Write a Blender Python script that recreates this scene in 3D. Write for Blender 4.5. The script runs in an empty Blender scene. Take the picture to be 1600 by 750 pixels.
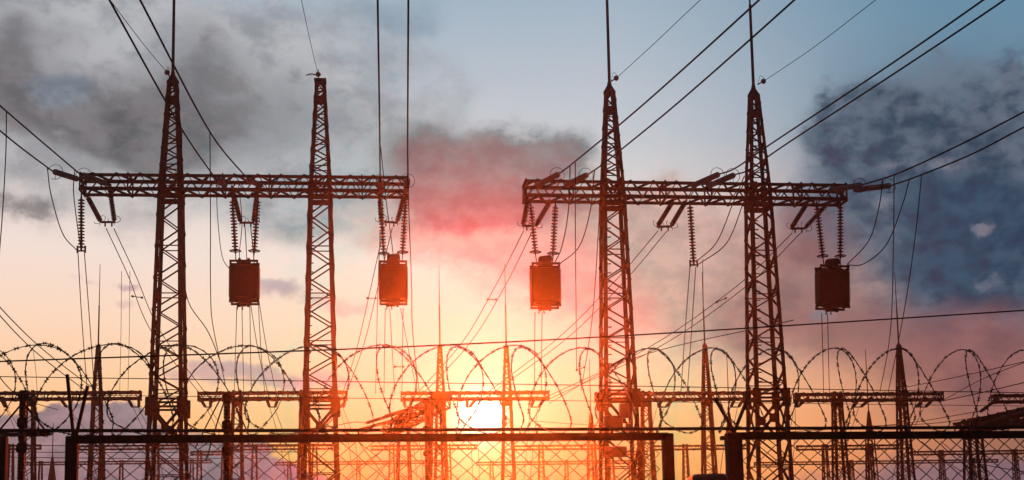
import bpy, math, random
from mathutils import Vector, Matrix
random.seed(7)
S = bpy.context.scene
COL = S.collection

# ------------------------------------------------------------------ camera
F = 2000.0                       # focal length in photo pixels (photo 1600 wide)
PITCH, ROLL = math.radians(7.0), math.radians(1.04)
PPY = 845 - F * math.tan(PITCH)  # principal row of the photo
EYE = Vector((0, 0, 1.6))
fwd = Vector((0, math.cos(PITCH), math.sin(PITCH)))
up0 = Vector((0, -math.sin(PITCH), math.cos(PITCH)))
rt0 = Vector((1, 0, 0))
UPV = up0 * math.cos(ROLL) + rt0 * math.sin(ROLL)
RTV = rt0 * math.cos(ROLL) - up0 * math.sin(ROLL)
cam_d = bpy.data.cameras.new('camera')
cam = bpy.data.objects.new('camera', cam_d); COL.objects.link(cam)
cam.matrix_world = Matrix(((RTV.x, UPV.x, -fwd.x, EYE.x), (RTV.y, UPV.y, -fwd.y, EYE.y),
                           (RTV.z, UPV.z, -fwd.z, EYE.z), (0, 0, 0, 1)))
cam_d.sensor_fit = 'HORIZONTAL'; cam_d.sensor_width = 36
cam_d.lens = 36 * F / 1600
cam_d.shift_y = (PPY - 375) / 1600
cam_d.clip_start = 0.1; cam_d.clip_end = 3000
S.camera = cam

def ray(px, py):
    return (RTV * ((px - 800) / F) + UPV * (-(py - PPY) / F) + fwd).normalized()
def YM(Y): return Y if Y < 60 else 60 + (Y - 60) * 0.72   # the yard's far rows stand closer together
def P(px, py, Y):                # the point seen there at that distance north of the camera
    d = ray(px, py); return EYE + d * (YM(Y) / d.y)
def PZ(px, py, Z):               # the point seen there at height Z
    d = ray(px, py); return EYE + d * ((Z - EYE.z) / d.z)

# ------------------------------------------------------------------ sun, sky, exposure
SUN = ray(752, 650)
SUN_EL = math.asin(SUN.z); SUN_AZ = math.atan2(SUN.x, SUN.y)
SUN_W = 12.0
sun_d = bpy.data.lights.new('sun', 'SUN'); sun_d.energy = 2.1; sun_d.angle = math.radians(SUN_W)   # disc widened to spread the red glow, as if behind thin cloud
sun_d.color = (1.0, 0.085, 0.006)
HG, HAZE = 0.96, 0.00038         # the added air volume's forward scattering and its density per metre
sun = bpy.data.objects.new('sun', sun_d); COL.objects.link(sun)
sun.rotation_euler = SUN.to_track_quat('Z', 'Y').to_euler()
sun.location = (0, 60, 60)

EXPO = 1.6                       # the photo is exposed for the dusk
SKY = 2 ** -EXPO
vs = S.view_settings
vs.view_transform = 'Standard'; vs.look = 'None'; vs.exposure = EXPO; vs.gamma = 1.0
try: vs.use_curve_mapping = False
except Exception: pass

def lin(r, g, b):
    f = lambda c: (c / 255 / 12.92) if c <= 10 else ((c / 255 + 0.055) / 1.055) ** 2.4
    return (f(r), f(g), f(b), 1.0)

W = bpy.data.worlds.new('World'); S.world = W; W.use_nodes = True
nt = W.node_tree; nt.nodes.clear(); NL = nt.links
def N(t): return nt.nodes.new(t)
def put(sock, v):
    if hasattr(v, 'is_output') or isinstance(v, bpy.types.NodeSocket): NL.new(v, sock)
    else: sock.default_value = v
def m(op, a, b=None, c=None, clamp=False):
    n = N('ShaderNodeMath'); n.operation = op; n.use_clamp = clamp
    put(n.inputs[0], a)
    if b is not None: put(n.inputs[1], b)
    if c is not None: put(n.inputs[2], c)
    return n.outputs[0]
def vm(op, a, b=None, scale=None):
    n = N('ShaderNodeVectorMath'); n.operation = op
    put(n.inputs[0], a)
    if b is not None: put(n.inputs[1], b)
    if scale is not None: put(n.inputs['Scale'], scale)
    return n.outputs['Value'] if op in ('DOT_PRODUCT', 'LENGTH') else n.outputs['Vector']
def smooth(x, lo, hi):
    n = N('ShaderNodeMapRange'); n.interpolation_type = 'SMOOTHSTEP'
    put(n.inputs[0], x); n.inputs[1].default_value = lo; n.inputs[2].default_value = hi
    return n.outputs[0]
def mixc(f, a, b, mode='MIX'):
    n = N('ShaderNodeMix'); n.data_type = 'RGBA'; n.blend_type = mode
    put(n.inputs[0], f); put(n.inputs[6], a); put(n.inputs[7], b)
    return n.outputs[2]
def noise(vec, scale, detail=5, rough=0.55, dist=0.0):
    n = N('ShaderNodeTexNoise'); NL.new(vec, n.inputs['Vector'])
    n.inputs['Scale'].default_value = scale; n.inputs['Detail'].default_value = detail
    n.inputs['Roughness'].default_value = rough; n.inputs['Distortion'].default_value = dist
    return n
def ramp(x, stops):
    n = N('ShaderNodeValToRGB'); put(n.inputs[0], x); e = n.color_ramp.elements
    while len(e) > 1: e.remove(e[-1])
    for i, (p, c) in enumerate(stops):
        el = e[0] if i == 0 else e.new(p)
        el.position = p; el.color = c
    return n.outputs[0]
DIR = N('ShaderNodeTexCoord').outputs['Generated']
DIR = vm('NORMALIZE', DIR)
sx = N('ShaderNodeSeparateXYZ'); NL.new(DIR, sx.inputs[0])
AZ = m('MULTIPLY', m('ARCTAN2', sx.outputs[0], sx.outputs[1]), 180 / math.pi)
EL = m('MULTIPLY', m('ARCSINE', sx.outputs[2]), 180 / math.pi)
cb = N('ShaderNodeCombineXYZ'); NL.new(AZ, cb.inputs[0]); NL.new(EL, cb.inputs[1])
AE = cb.outputs[0]                                   # azimuth and elevation in degrees
def warp(amp, scale, seed, detail=4):
    n = noise(vm('ADD', AE, (seed, seed * 1.7, seed)), scale, detail, 0.6)
    return vm('ADD', AE, vm('MULTIPLY', vm('SUBTRACT', n.outputs['Color'], (0.5, 0.5, 0.5)), (amp, amp * 0.8, 0.0)))
def aed(px, py):
    d = ray(px, py); return (math.degrees(math.atan2(d.x, d.y)), math.degrees(math.asin(d.z)))
def field(vec, blobs):                               # soft masses of cloud: (px, py, half width, half height, weight)
    acc = None
    for (px, py, wx, wy, wt) in blobs:
        a, e = aed(px, py)
        v = vm('MULTIPLY', vm('SUBTRACT', vec, (a, e, 0.0)), (35.0 / wx, 35.0 / wy, 0.0))
        g = m('POWER', math.exp(-1), vm('DOT_PRODUCT', v, v))
        acc = m('MULTIPLY', g, wt) if acc is None else m('MULTIPLY_ADD', g, wt, acc)
    return acc

EMAX = 26.0
def epos(py): return max(0.0, aed(800, py)[1]) / EMAX
base = ramp(m('DIVIDE', EL, EMAX, clamp=True), [
    (0.0, lin(190, 120, 90)), (epos(745), lin(240, 142, 78)), (epos(690), lin(250, 170, 100)), (epos(600), lin(250, 197, 152)),
    (epos(500), lin(248, 211, 186)), (epos(400), lin(240, 219, 210)), (epos(320), lin(226, 212, 208)),
    (epos(230), lin(200, 200, 206)), (epos(120), lin(182, 189, 201)), (epos(0), lin(162, 178, 194)), (1.0, lin(120, 150, 180))])
# the sky darkens and turns blue away from the sunset
side = smooth(AZ, 3.0, 21.0)
base = mixc(m('MULTIPLY', side, 0.95), base, mixc(smooth(EL, 3.0, 20.0), mixc(smooth(AZ, 9.0, 24.0), lin(236, 130, 92), lin(124, 76, 72)), lin(94, 134, 160)))
nis = N('ShaderNodeTexSky'); nis.sky_type = 'NISHITA'; nis.sun_disc = False
nis.sun_elevation = SUN_EL; nis.sun_rotation = SUN_AZ
base = mixc(1.0, base, vm('SCALE', nis.outputs[0], scale=0.006), 'ADD')

w1 = warp(5.0, 0.16, 3.1, 6); w2 = warp(3.2, 0.30, 9.4, 7); w3 = warp(2.2, 0.55, 21.7, 6)
nz1 = noise(vm('MULTIPLY', AE, (1.0, 1.35, 1.0)), 0.17, 9, 0.64).outputs[0]
nz2 = noise(vm('ADD', vm('MULTIPLY', AE, (1.0, 1.5, 1.0)), (41.0, 7.0, 3.0)), 0.42, 9, 0.66).outputs[0]
nz3 = noise(vm('ADD', vm('MULTIPLY', AE, (1.0, 1.3, 1.0)), (11.0, 77.0, 5.0)), 0.8, 8, 0.62).outputs[0]
def cloud(sky, vec, blobs, nz, k, lo, hi, col_a, col_b, op, nzc=None):
    fl = field(vec, blobs)
    f = m('MULTIPLY_ADD', m('SUBTRACT', nz, 0.5), k, fl)
    mask = m('MULTIPLY', m('MULTIPLY', smooth(f, lo, hi), smooth(fl, 0.03, 0.38)), op)
    return mixc(mask, sky, mixc(smooth(nzc if nzc is not None else nz2, 0.35, 0.65), col_a, col_b))
sky = base
# pale grey veil, upper left
sky = cloud(sky, w1, [(150, 110, 420, 170, 1.0), (420, 200, 260, 170, .8), (-80, 60, 300, 260, .8), (560, 250, 180, 110, .5)],
            nz1, 1.4, 0.30, 1.0, lin(148, 147, 152), lin(188, 187, 190), 0.9)
# darker grey-brown cloud masses, left
sky = cloud(sky, w2, [(170, 200, 130, 60, 1.0), (40, 150, 90, 45, .6), (10, 70, 60, 60, .7), (310, 110, 80, 80, .75),
                      (250, 225, 90, 45, .7), (400, 200, 70, 60, .5), (480, 160, 60, 70, .4), (25, 325, 70, 26, .8), (560, 190, 60, 40, .3), (100, 60, 70, 30, .25)],
            nz2, 2.0, 0.25, 0.95, lin(82, 78, 82), lin(118, 111, 114), 0.88)
sky = cloud(sky, w2, [(95, 145, 60, 30, 1.0), (600, 20, 130, 30, .7), (640, 45, 60, 20, .6)], nz2, .8, 0.3, 0.95, lin(104, 118, 138), lin(136, 154, 172), 0.5)
# grey cloud over the middle and its rosy underside
sky = cloud(sky, w2, [(800, 345, 170, 65, .9), (900, 390, 160, 75, .8), (690, 355, 150, 50, .7), (1010, 470, 190, 80, .8), (1090, 410, 200, 110, .9), (1220, 500, 150, 80, .8), (1000, 340, 120, 50, .5)],
            nz2, 1.5, 0.15, 1.15, lin(186, 142, 132), lin(216, 168, 154), 0.8, nz3)
sky = cloud(sky, w2, [(765, 232, 125, 45, .9), (705, 275, 110, 50, .8), (860, 250, 75, 42, .7), (660, 225, 80, 36, .4), (800, 300, 130, 50, .9), (740, 325, 120, 40, .7), (850, 330, 80, 30, .4)],
            nz2, 1.7, 0.15, 1.15, lin(104, 96, 99), lin(140, 126, 127), 0.9, nz3)
# dark blue cumulus, right, in a thin grey-blue veil
sky = cloud(sky, w1, [(1330, 200, 90, 110, .8), (1450, 180, 120, 100, .9), (1400, 320, 150, 100, .9), (1560, 260, 130, 140, 1.0), (1500, 430, 200, 120, .9), (1280, 320, 60, 60, .5)],
            nz2, 1.4, 0.05, 1.3, lin(98, 108, 126), lin(124, 130, 144), 0.75)
sky = cloud(sky, w3, [(1300, 160, 36, 36, .7), (1365, 150, 55, 40, .65), (1285, 220, 34, 34, .5), (1400, 210, 90, 50, .7), (1500, 180, 90, 60, .65),
                      (1345, 265, 70, 50, .55), (1460, 270, 120, 60, .6), (1545, 215, 60, 60, .45), (1310, 330, 80, 50, .5),
                      (1420, 390, 180, 80, .6), (1580, 370, 150, 110, .75), (1660, 180, 50, 60, .5), (1550, 480, 220, 80, .6), (1592, 100, 24, 26, .6), (1480, 90, 90, 24, .25)],
            nz2, 2.6, 0.12, 1.12, lin(50, 63, 84), lin(98, 106, 122), 0.95, nz3)
sky = cloud(sky, w2, [(1560, 330, 140, 80, .8), (1440, 300, 80, 40, .6), (1600, 430, 150, 70, .8), (1470, 400, 90, 60, .6)],
            nz1, 2.0, 0.3, 1.1, lin(40, 58, 82), lin(56, 76, 100), 0.8, nz3)
# dusky violet veil under it
sky = cloud(sky, w1, [(1250, 400, 110, 90, .9), (1380, 520, 260, 70, .9), (1160, 490, 100, 60, .4), (1560, 600, 200, 80, 1.0), (1270, 330, 60, 40, .5)],
            nz1, .9, 0.3, 1.2, lin(116, 74, 82), lin(160, 102, 98), 0.78)
# lit gaps and curls in the right bank
sky = cloud(sky, w3, [(1543, 358, 18, 14, 1.2), (1290, 495, 40, 16, .7), (1380, 330, 22, 30, .7), (1550, 440, 34, 24, .6), (1460, 255, 70, 12, .6), (1400, 250, 40, 10, .5), (1560, 290, 50, 10, .4), (1285, 420, 24, 12, .6)],
            nz3, 1.6, 0.35, 1.0, lin(150, 136, 146), lin(116, 124, 142), 0.65)
# lavender streaks in the bright band
sky = cloud(sky, w3, [(440, 450, 60, 18, 1.0), (530, 478, 70, 16, .7), (640, 490, 40, 12, .4), (205, 443, 20, 9, .9), (150, 440, 18, 7, .6), (195, 475, 30, 8, .6),
                      (110, 430, 30, 8, .4), (330, 580, 80, 14, .9), (440, 598, 90, 20, .9), (540, 592, 50, 12, .3)],
            nz2, 1.3, 0.3, 0.95, lin(168, 138, 158), lin(205, 160, 165), 0.7)
# the low cumulus bank along the horizon
sky = cloud(sky, w3, [(40, 665, 40, 18, .8), (105, 650, 38, 16, 1.0), (190, 655, 42, 20, 1.0), (0, 720, 200, 50, 1.2), (170, 720, 200, 50, 1.3), (330, 730, 120, 34, 1.2),
                      (450, 755, 120, 20, .8), ],
            nz2, 1.8, 0.42, 0.80, lin(106, 98, 124), lin(146, 124, 144), 0.84, nz3)
sky = cloud(sky, w1, [(1380, 755, 160, 34, .7), (1560, 735, 180, 44, .9)], nz2, .9, 0.1, 1.1, lin(116, 96, 118), lin(136, 112, 128), 0.75)
# the side of the sky turned away from the sunset is dim
sky = vm('SCALE', sky, scale=m('MULTIPLY_ADD', smooth(sx.outputs[1], -0.2, 0.8), 0.86, 0.14))
# the sun itself and the glow around it
ang = m('MULTIPLY', m('ARCCOSINE', m('MINIMUM', vm('DOT_PRODUCT', DIR, tuple(SUN)), 1.0)), 180 / math.pi)
def halo(sig, col, amp):
    q = m('DIVIDE', ang, sig)
    g = m('MULTIPLY', m('POWER', math.exp(-1), m('MULTIPLY', q, q)), amp)
    n = N('ShaderNodeVectorMath'); n.operation = 'SCALE'; n.inputs[0].default_value = col[:3]; NL.new(g, n.inputs['Scale'])
    return n.outputs['Vector']
def lit_air(th):                                     # scattering of the widened sun disc th degrees from its centre
    R_ = math.radians(SUN_W / 2); a = w = 0.0; t = math.radians(th)
    for i in range(30):
        r = (i + .5) / 30 * R_
        for k in range(36):
            c = math.cos(r) * math.cos(t) + math.sin(r) * math.sin(t) * math.cos(2 * math.pi * k / 36)
            a += r * (1 - HG * HG) / (4 * math.pi) * (1 + HG * HG - 2 * HG * c) ** -1.5; w += r
    return a / w
ang = m('MULTIPLY', m('ARCCOSINE', m('MINIMUM', vm('DOT_PRODUCT', DIR, tuple(SUN)), 1.0)), 180 / math.pi)
L0 = lit_air(0)
stops = [(q, lit_air(q) / L0) for q in (0, 2, 4, 5, 6, 7, 8, 9, 10, 11, 12, 13, 14, 16, 18, 20, 23, 27, 32, 40, 50)]
lobe = N('ShaderNodeValToRGB'); e = lobe.color_ramp.elements; e.remove(e[1])
for i, (q, v) in enumerate(stops):
    el = e[0] if i == 0 else e.new(q / 50)
    el.position = q / 50; el.color = (v, v, v, 1)
NL.new(m('DIVIDE', ang, 50.0, clamp=True), lobe.inputs[0])
lobe = m('MULTIPLY', lobe.outputs[0], L0 * HAZE * 116 * sun_d.energy / SKY)
n = N('ShaderNodeVectorMath'); n.operation = 'SCALE'; n.inputs[0].default_value = tuple(sun_d.color); NL.new(lobe, n.inputs['Scale'])
sky = vm('MAXIMUM', vm('SUBTRACT', sky, n.outputs['Vector']), vm('SCALE', sky, scale=0.26))  # sky colour lowered around the sun by the glow that lit air adds
sky = vm('ADD', sky, halo(0.85, (1.0, 0.88, 0.66), 2.6))
sky = vm('ADD', sky, halo(2.6, (1.0, 0.76, 0.38), 0.8))
sky = vm('ADD', sky, halo(6.5, (1.0, 0.50, 0.12), 0.30))
bg = N('ShaderNodeBackground'); NL.new(sky, bg.inputs[0]); bg.inputs[1].default_value = SKY
NL.new(bg.outputs[0], N('ShaderNodeOutputWorld').inputs[0])

cy = S.cycles
cy.max_bounces = 4; cy.diffuse_bounces = 2; cy.glossy_bounces = 2; cy.volume_bounces = 0; cy.transparent_max_bounces = 8
cy.use_denoising = True; cy.denoiser = 'OPENIMAGEDENOISE'; cy.denoising_input_passes = 'RGB_ALBEDO_NORMAL'; cy.denoising_prefilter = 'ACCURATE'

# ------------------------------------------------------------------ materials
def material(name, a, b, rough=0.6, metal=0.0, scale=8.0, bump=0.15, spec=0.3):
    mt = bpy.data.materials.new(name); mt.use_nodes = True
    t = mt.node_tree; bs = t.nodes['Principled BSDF']
    tc = t.nodes.new('ShaderNodeTexCoord')
    nz = t.nodes.new('ShaderNodeTexNoise'); nz.inputs['Scale'].default_value = scale; nz.inputs['Detail'].default_value = 6
    t.links.new(tc.outputs['Object'], nz.inputs['Vector'])
    cr = t.nodes.new('ShaderNodeValToRGB')
    cr.color_ramp.elements[0].position = 0.35; cr.color_ramp.elements[0].color = (*a, 1)
    cr.color_ramp.elements[1].position = 0.68; cr.color_ramp.elements[1].color = (*b, 1)
    t.links.new(nz.outputs[0], cr.inputs[0]); t.links.new(cr.outputs[0], bs.inputs['Base Color'])
    bs.inputs['Metallic'].default_value = metal; bs.inputs['Specular IOR Level'].default_value = spec
    mr = t.nodes.new('ShaderNodeMapRange'); mr.inputs[3].default_value = rough - 0.12; mr.inputs[4].default_value = min(1, rough + 0.15)
    t.links.new(nz.outputs[0], mr.inputs[0]); t.links.new(mr.outputs[0], bs.inputs['Roughness'])
    bp = t.nodes.new('ShaderNodeBump'); bp.inputs['Strength'].default_value = bump; bp.inputs['Distance'].default_value = 0.02
    t.links.new(nz.outputs[0], bp.inputs['Height']); t.links.new(bp.outputs[0], bs.inputs['Normal'])
    return mt
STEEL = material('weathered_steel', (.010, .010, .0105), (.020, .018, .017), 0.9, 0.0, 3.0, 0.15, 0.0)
RUST = material('rusty_paint', (.028, .022, .020), (.055, .034, .024), 0.85, 0.0, 9.0, 0.15, 0.1)
WIRE = material('oxidised_conductor', (.010, .010, .011), (.02, .02, .021), 0.9, 0.0, 5.0, 0.02, 0.0)
GLAZE = material('brown_glaze', (.016, .011, .009), (.026, .018, .014), 0.55, 0.0, 6.0, 0.03, 0.12)
GLASS = material('grey_insulator_glass', (.15, .16, .165), (.22, .23, .235), 0.6, 0.0, 6.0, 0.03, 0.12)
TRAP = material('dark_coil_paint', (.010, .010, .011), (.018, .016, .015), 0.8, 0.0, 5.0, 0.15, 0.12)
GALV = material('galvanised_wire', (.05, .05, .05), (.08, .075, .07), 0.7, 0.1, 20.0, 0.05, 0.15)
GRAVEL = material('gravel', (.10, .09, .08), (.20, .18, .15), 0.95, 0.0, 60.0, 0.8)
CABINET = material('cabinet_paint', (.05, .05, .05), (.08, .078, .072), 0.5, 0.0, 4.0)

# ------------------------------------------------------------------ mesh builder
class MB:
    def __init__(s): s.v = []; s.f = []
    def add(s, vs_, fs):
        o = len(s.v); s.v += [Vector(q) for q in vs_]; s.f += [tuple(i + o for i in q) for q in fs]
    def hexa(s, p):              # p: bottom ring of four then top ring of four
        s.add(p, [(3, 2, 1, 0), (4, 5, 6, 7), (0, 1, 5, 4), (1, 2, 6, 5), (2, 3, 7, 6), (3, 0, 4, 7)])
    def bar(s, a, b, w, h=None, up=(0, 0, 1)):
        a = Vector(a); b = Vector(b); h = h or w
        d = b - a
        if d.length < 1e-6: return
        d.normalize(); u = Vector(up)
        x = d.cross(u)
        if x.length < 1e-3: x = d.cross(Vector((0, 1, 0)))
        x.normalize(); y = x.cross(d).normalized()
        x *= w / 2; y *= h / 2
        s.hexa([a - x - y, a + x - y, a + x + y, a - x + y, b - x - y, b + x - y, b + x + y, b - x + y])
    def angle(s, a, b, w, t, ux, uy):   # an L section: legs along ux and uy from the line a-b
        a = Vector(a); b = Vector(b); ux = Vector(ux); uy = Vector(uy)
        for p, q in ((ux * w, uy * t), (ux * t, uy * w)):
            k = uy * (t * 1.0) if p.length < w * .9 else Vector((0, 0, 0))
            c = [Vector((0, 0, 0)) + k, p + k, p + q, q]
            s.hexa([a + i for i in c] + [b + i for i in c])
    def box(s, c, hx, hy, hz, ax=(1, 0, 0), ay=(0, 1, 0), az=(0, 0, 1), bev=0.0):
        c = Vector(c); ax = Vector(ax); ay = Vector(ay); az = Vector(az)
        if bev <= 0:
            s.hexa([c + ax * (i * hx) + ay * (j * hy) + az * (k * hz) for k in (-1, 1) for i, j in ((-1, -1), (1, -1), (1, 1), (-1, 1))])
            return
        def ring(x, y, z):
            b = bev
            return [c + ax * i + ay * j + az * z for i, j in ((-x + b, -y), (x - b, -y), (x, -y + b), (x, y - b), (x - b, y), (-x + b, y), (-x, y - b), (-x, -y + b))]
        rs = [ring(hx - bev, hy - bev, -hz), ring(hx, hy, -hz + bev), ring(hx, hy, hz - bev), ring(hx - bev, hy - bev, hz)]
        o = [q for r in rs for q in r]
        fs = [tuple(reversed(range(8))), tuple(range(24, 32))]
        for k in range(3):
            fs += [(k * 8 + i, k * 8 + (i + 1) % 8, k * 8 + 8 + (i + 1) % 8, k * 8 + 8 + i) for i in range(8)]
        s.add(o, fs)
    def tube(s, pts, r, n=5, closed=False):
        pts = [Vector(p) for p in pts]; k = len(pts); o = []
        rr = r if isinstance(r, (list, tuple)) else [r] * k
        x = None
        for i, p in enumerate(pts):
            d = (pts[(i + 1) % k] - pts[i - 1]) if closed else (pts[min(i + 1, k - 1)] - pts[max(i - 1, 0)])
            d.normalize()
            if x is None:
                x = d.orthogonal().normalized()
            x = (x - d * x.dot(d)); x = x.normalized() if x.length > 1e-6 else d.orthogonal().normalized()
            y = d.cross(x)
            o += [p + (x * math.cos(2 * math.pi * j / n) + y * math.sin(2 * math.pi * j / n)) * rr[i] for j in range(n)]
        fs = []
        for i in range(k if closed else k - 1):
            a, b = i * n, ((i + 1) % k) * n
            fs += [(a + j, a + (j + 1) % n, b + (j + 1) % n, b + j) for j in range(n)]
        if not closed: fs += [tuple(reversed(range(n))), tuple(range((k - 1) * n, k * n))]
        s.add(o, fs)
    def lathe(s, a, b, prof, n=10):      # prof: (distance from a towards b in metres, radius)
        a = Vector(a); d = (Vector(b) - a).normalized()
        x = d.orthogonal().normalized(); y = d.cross(x); o = []
        for t, r in prof:
            o += [a + d * t + (x * math.cos(2 * math.pi * j / n) + y * math.sin(2 * math.pi * j / n)) * max(r, 1e-4) for j in range(n)]
        k = len(prof); fs = [tuple(reversed(range(n))), tuple(range((k - 1) * n, k * n))]
        for i in range(k - 1):
            fs += [(i * n + j, i * n + (j + 1) % n, i * n + n + (j + 1) % n, i * n + n + j) for j in range(n)]
        s.add(o, fs)
    def ring(s, c, nrm, R, r, n=18, k=5, a0=0, a1=360):
        nrm = Vector(nrm).normalized(); x = nrm.orthogonal().normalized(); y = nrm.cross(x); c = Vector(c)
        full = a1 - a0 >= 360
        pts = [c + (x * math.cos(math.radians(a0 + (a1 - a0) * i / n)) + y * math.sin(math.radians(a0 + (a1 - a0) * i / n))) * R
               for i in range(n if full else n + 1)]
        s.tube(pts, r, k, closed=full)
    def build(s, name, mat, parent=None, smooth_=False):
        me = bpy.data.meshes.new(name)
        base = BASE[0] if parent is not None else None
        if base is None:
            base = sum(s.v, Vector()) / len(s.v)
        me.from_pydata([tuple(q - base) for q in s.v], [], s.f); me.update()
        me.materials.append(mat)
        if smooth_:
            for p in me.polygons: p.use_smooth = True
        o = bpy.data.objects.new(name, me); COL.objects.link(o)
        if parent is not None: o.parent = parent
        else: o.location = base
        return o
BASE = [Vector()]
def tag(o, label, cat, group=None, kind=None):
    if label: o['label'] = label
    if cat: o['category'] = cat
    if group: o['group'] = group
    if kind: o['kind'] = kind
    return o
def thing(name, loc, label, cat, group=None):
    o = bpy.data.objects.new(name, None); COL.objects.link(o)
    o.empty_display_size = 0.3
    o.location = loc; BASE[0] = Vector(loc)
    return tag(o, label, cat, group)

def spline(pts, seg=10):
    pts = [Vector(p) for p in pts]
    if len(pts) == 2: return [pts[0].lerp(pts[1], i / seg) for i in range(seg + 1)]
    q = [pts[0] * 2 - pts[1]] + pts + [pts[-1] * 2 - pts[-2]]; out = []
    for i in range(1, len(q) - 2):
        a, b, c, d = q[i - 1:i + 3]
        for k in range(seg):
            t = k / seg
            out.append(0.5 * ((2 * b) + (c - a) * t + (2 * a - 5 * b + 4 * c - d) * t * t + (3 * b - a - 3 * c + d) * t ** 3))
    out.append(pts[-1]); return out

# ------------------------------------------------------------------ ground and haze
g = MB()
gx, gy0, gy1 = 130, -30, 115
nx, ny = 68, 34
gv = [(-gx + 2 * gx * i / nx, gy0 + (gy1 - gy0) * j / ny, 0.03 * math.sin(i * 1.7) * math.cos(j * 2.3) - 0.03) for j in range(ny + 1) for i in range(nx + 1)]
g.add(gv, [(j * (nx + 1) + i, j * (nx + 1) + i + 1, (j + 1) * (nx + 1) + i + 1, (j + 1) * (nx + 1) + i) for j in range(ny) for i in range(nx)])
tag(g.build('ground', GRAVEL), None, None, kind='structure')

hz = bpy.data.materials.new('glow_haze_air'); hz.use_nodes = True
t = hz.node_tree; t.nodes.clear()
pv = t.nodes.new('ShaderNodeVolumePrincipled'); pv.inputs['Density'].default_value = HAZE
pv.inputs['Density Attribute'].default_value = ''
pv.inputs['Temperature Attribute'].default_value = ''
pv.inputs['Color'].default_value = (0.98, 0.95, 0.93, 1); pv.inputs['Anisotropy'].default_value = HG
t.links.new(pv.outputs[0], t.nodes.new('ShaderNodeOutputMaterial').inputs['Volume'])
h = MB(); h.box((0, 42.5, 21), 132, 74.5, 22.2)  # unseen air volume added so the sun's red glow spreads over the steel
tag(h.build('glow_haze', hz), None, None, kind='stuff')

# ------------------------------------------------------------------ steel portals
def lattice(mb, lv, ux, uy, leg, dia, ratio=0.55, pegs=False, first=0):
    """lv: list of (centre, half width) from bottom to top; zigzags on all four faces between successive levels"""
    cs = ((-1, -1), (1, -1), (1, 1), (-1, 1))
    def cor(c, hw, k): return c + ux * (cs[k][0] * hw) + uy * (cs[k][1] * hw)
    for (c0, h0), (c1, h1) in zip(lv, lv[1:]):
        for k in range(4):
            a, b = cor(c0, h0, k), cor(c1, h1, k)
            mb.angle(a, b, leg, leg * 0.22, ux * -cs[k][0], uy * -cs[k][1])
        L = (c1 - c0).length
        n = max(2, round(L / (ratio * (h0 + h1))))
        for k in range(4):
            k2 = (k + 1) % 4
            nrm = (ux * (cs[k][0] + cs[k2][0]) + uy * (cs[k][1] + cs[k2][1])).normalized()
            for i in range(n):
                t0, t1 = i / n, (i + 1) / n
                odd = (i + first + (k >= 2)) % 2
                A = [cor(c0.lerp(c1, q), h0 + (h1 - h0) * q - leg * .42, kk) for q in (t0, t1) for kk in (k, k2)]
                A = [q_ + nrm * (leg * .34) for q_ in A]
                p, q = (A[0], A[3]) if odd else (A[1], A[2])
                mb.bar(p, q, dia, dia * 0.5, up=nrm.cross(q - p))
            if leg > 0.13 and k % 2 == 0:
                for i in range(1, n, 3):
                    t0 = i / n; hw = h0 + (h1 - h0) * t0; c = c0.lerp(c1, t0)
                    mb.bar(cor(c, hw - leg * .3, k), cor(c, hw - leg * .3, k2), dia * .6, dia * .4)
        if pegs:
            z = 0.3
            while z < L:
                q = cor(c0.lerp(c1, z / L), h0 + (h1 - h0) * z / L, 0)
                mb.bar(q + ux * leg, q + ux * (leg + 0.16) + Vector((0, 0, .01)), 0.045)
                z += 0.42
def truss(mb, A, B, hgt, dep, uy, chord, dia, pitch):
    """box beam: A, B are the near top chord's ends, uy points away from the viewer"""
    ux = (B - A).normalized(); L = (B - A).length; zz = Vector((0, 0, 1))
    n = max(4, round(L / pitch)); n += n % 2
    corners = [Vector((0, 0, 0)), uy * dep, uy * dep - zz * hgt, -zz * hgt]
    for i, c in enumerate(corners):
        sy = uy if i in (0, 3) else -uy; sz = -zz if i in (0, 1) else zz
        mb.angle(A + c, B + c, chord, chord * .25, sy, sz)
    for k in range(4):
        c0, c1 = corners[k], corners[(k + 1) % 4]
        nrm = ((c0 + c1) / 2 - (uy * dep / 2 - zz * hgt / 2)).normalized()
        for i in range(n):
            p, q = A + ux * (L * i / n), A + ux * (L * (i + 1) / n)
            a, b = (p + c0, q + c1) if (i + (k > 1)) % 2 else (p + c1, q + c0)
            mb.bar(a, b, dia, dia * .35, up=nrm.cross(b - a))
        for i in range(0, n + 1, 4):
            p = A + ux * (L * i / n)
            mb.bar(p + c0, p + c1, dia * 1.2, dia * .5, up=ux)
    for e in (A, B):
        mb.bar(e + corners[0], e + corners[2], dia); mb.bar(e + corners[1], e + corners[3], dia)
    return ux

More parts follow.
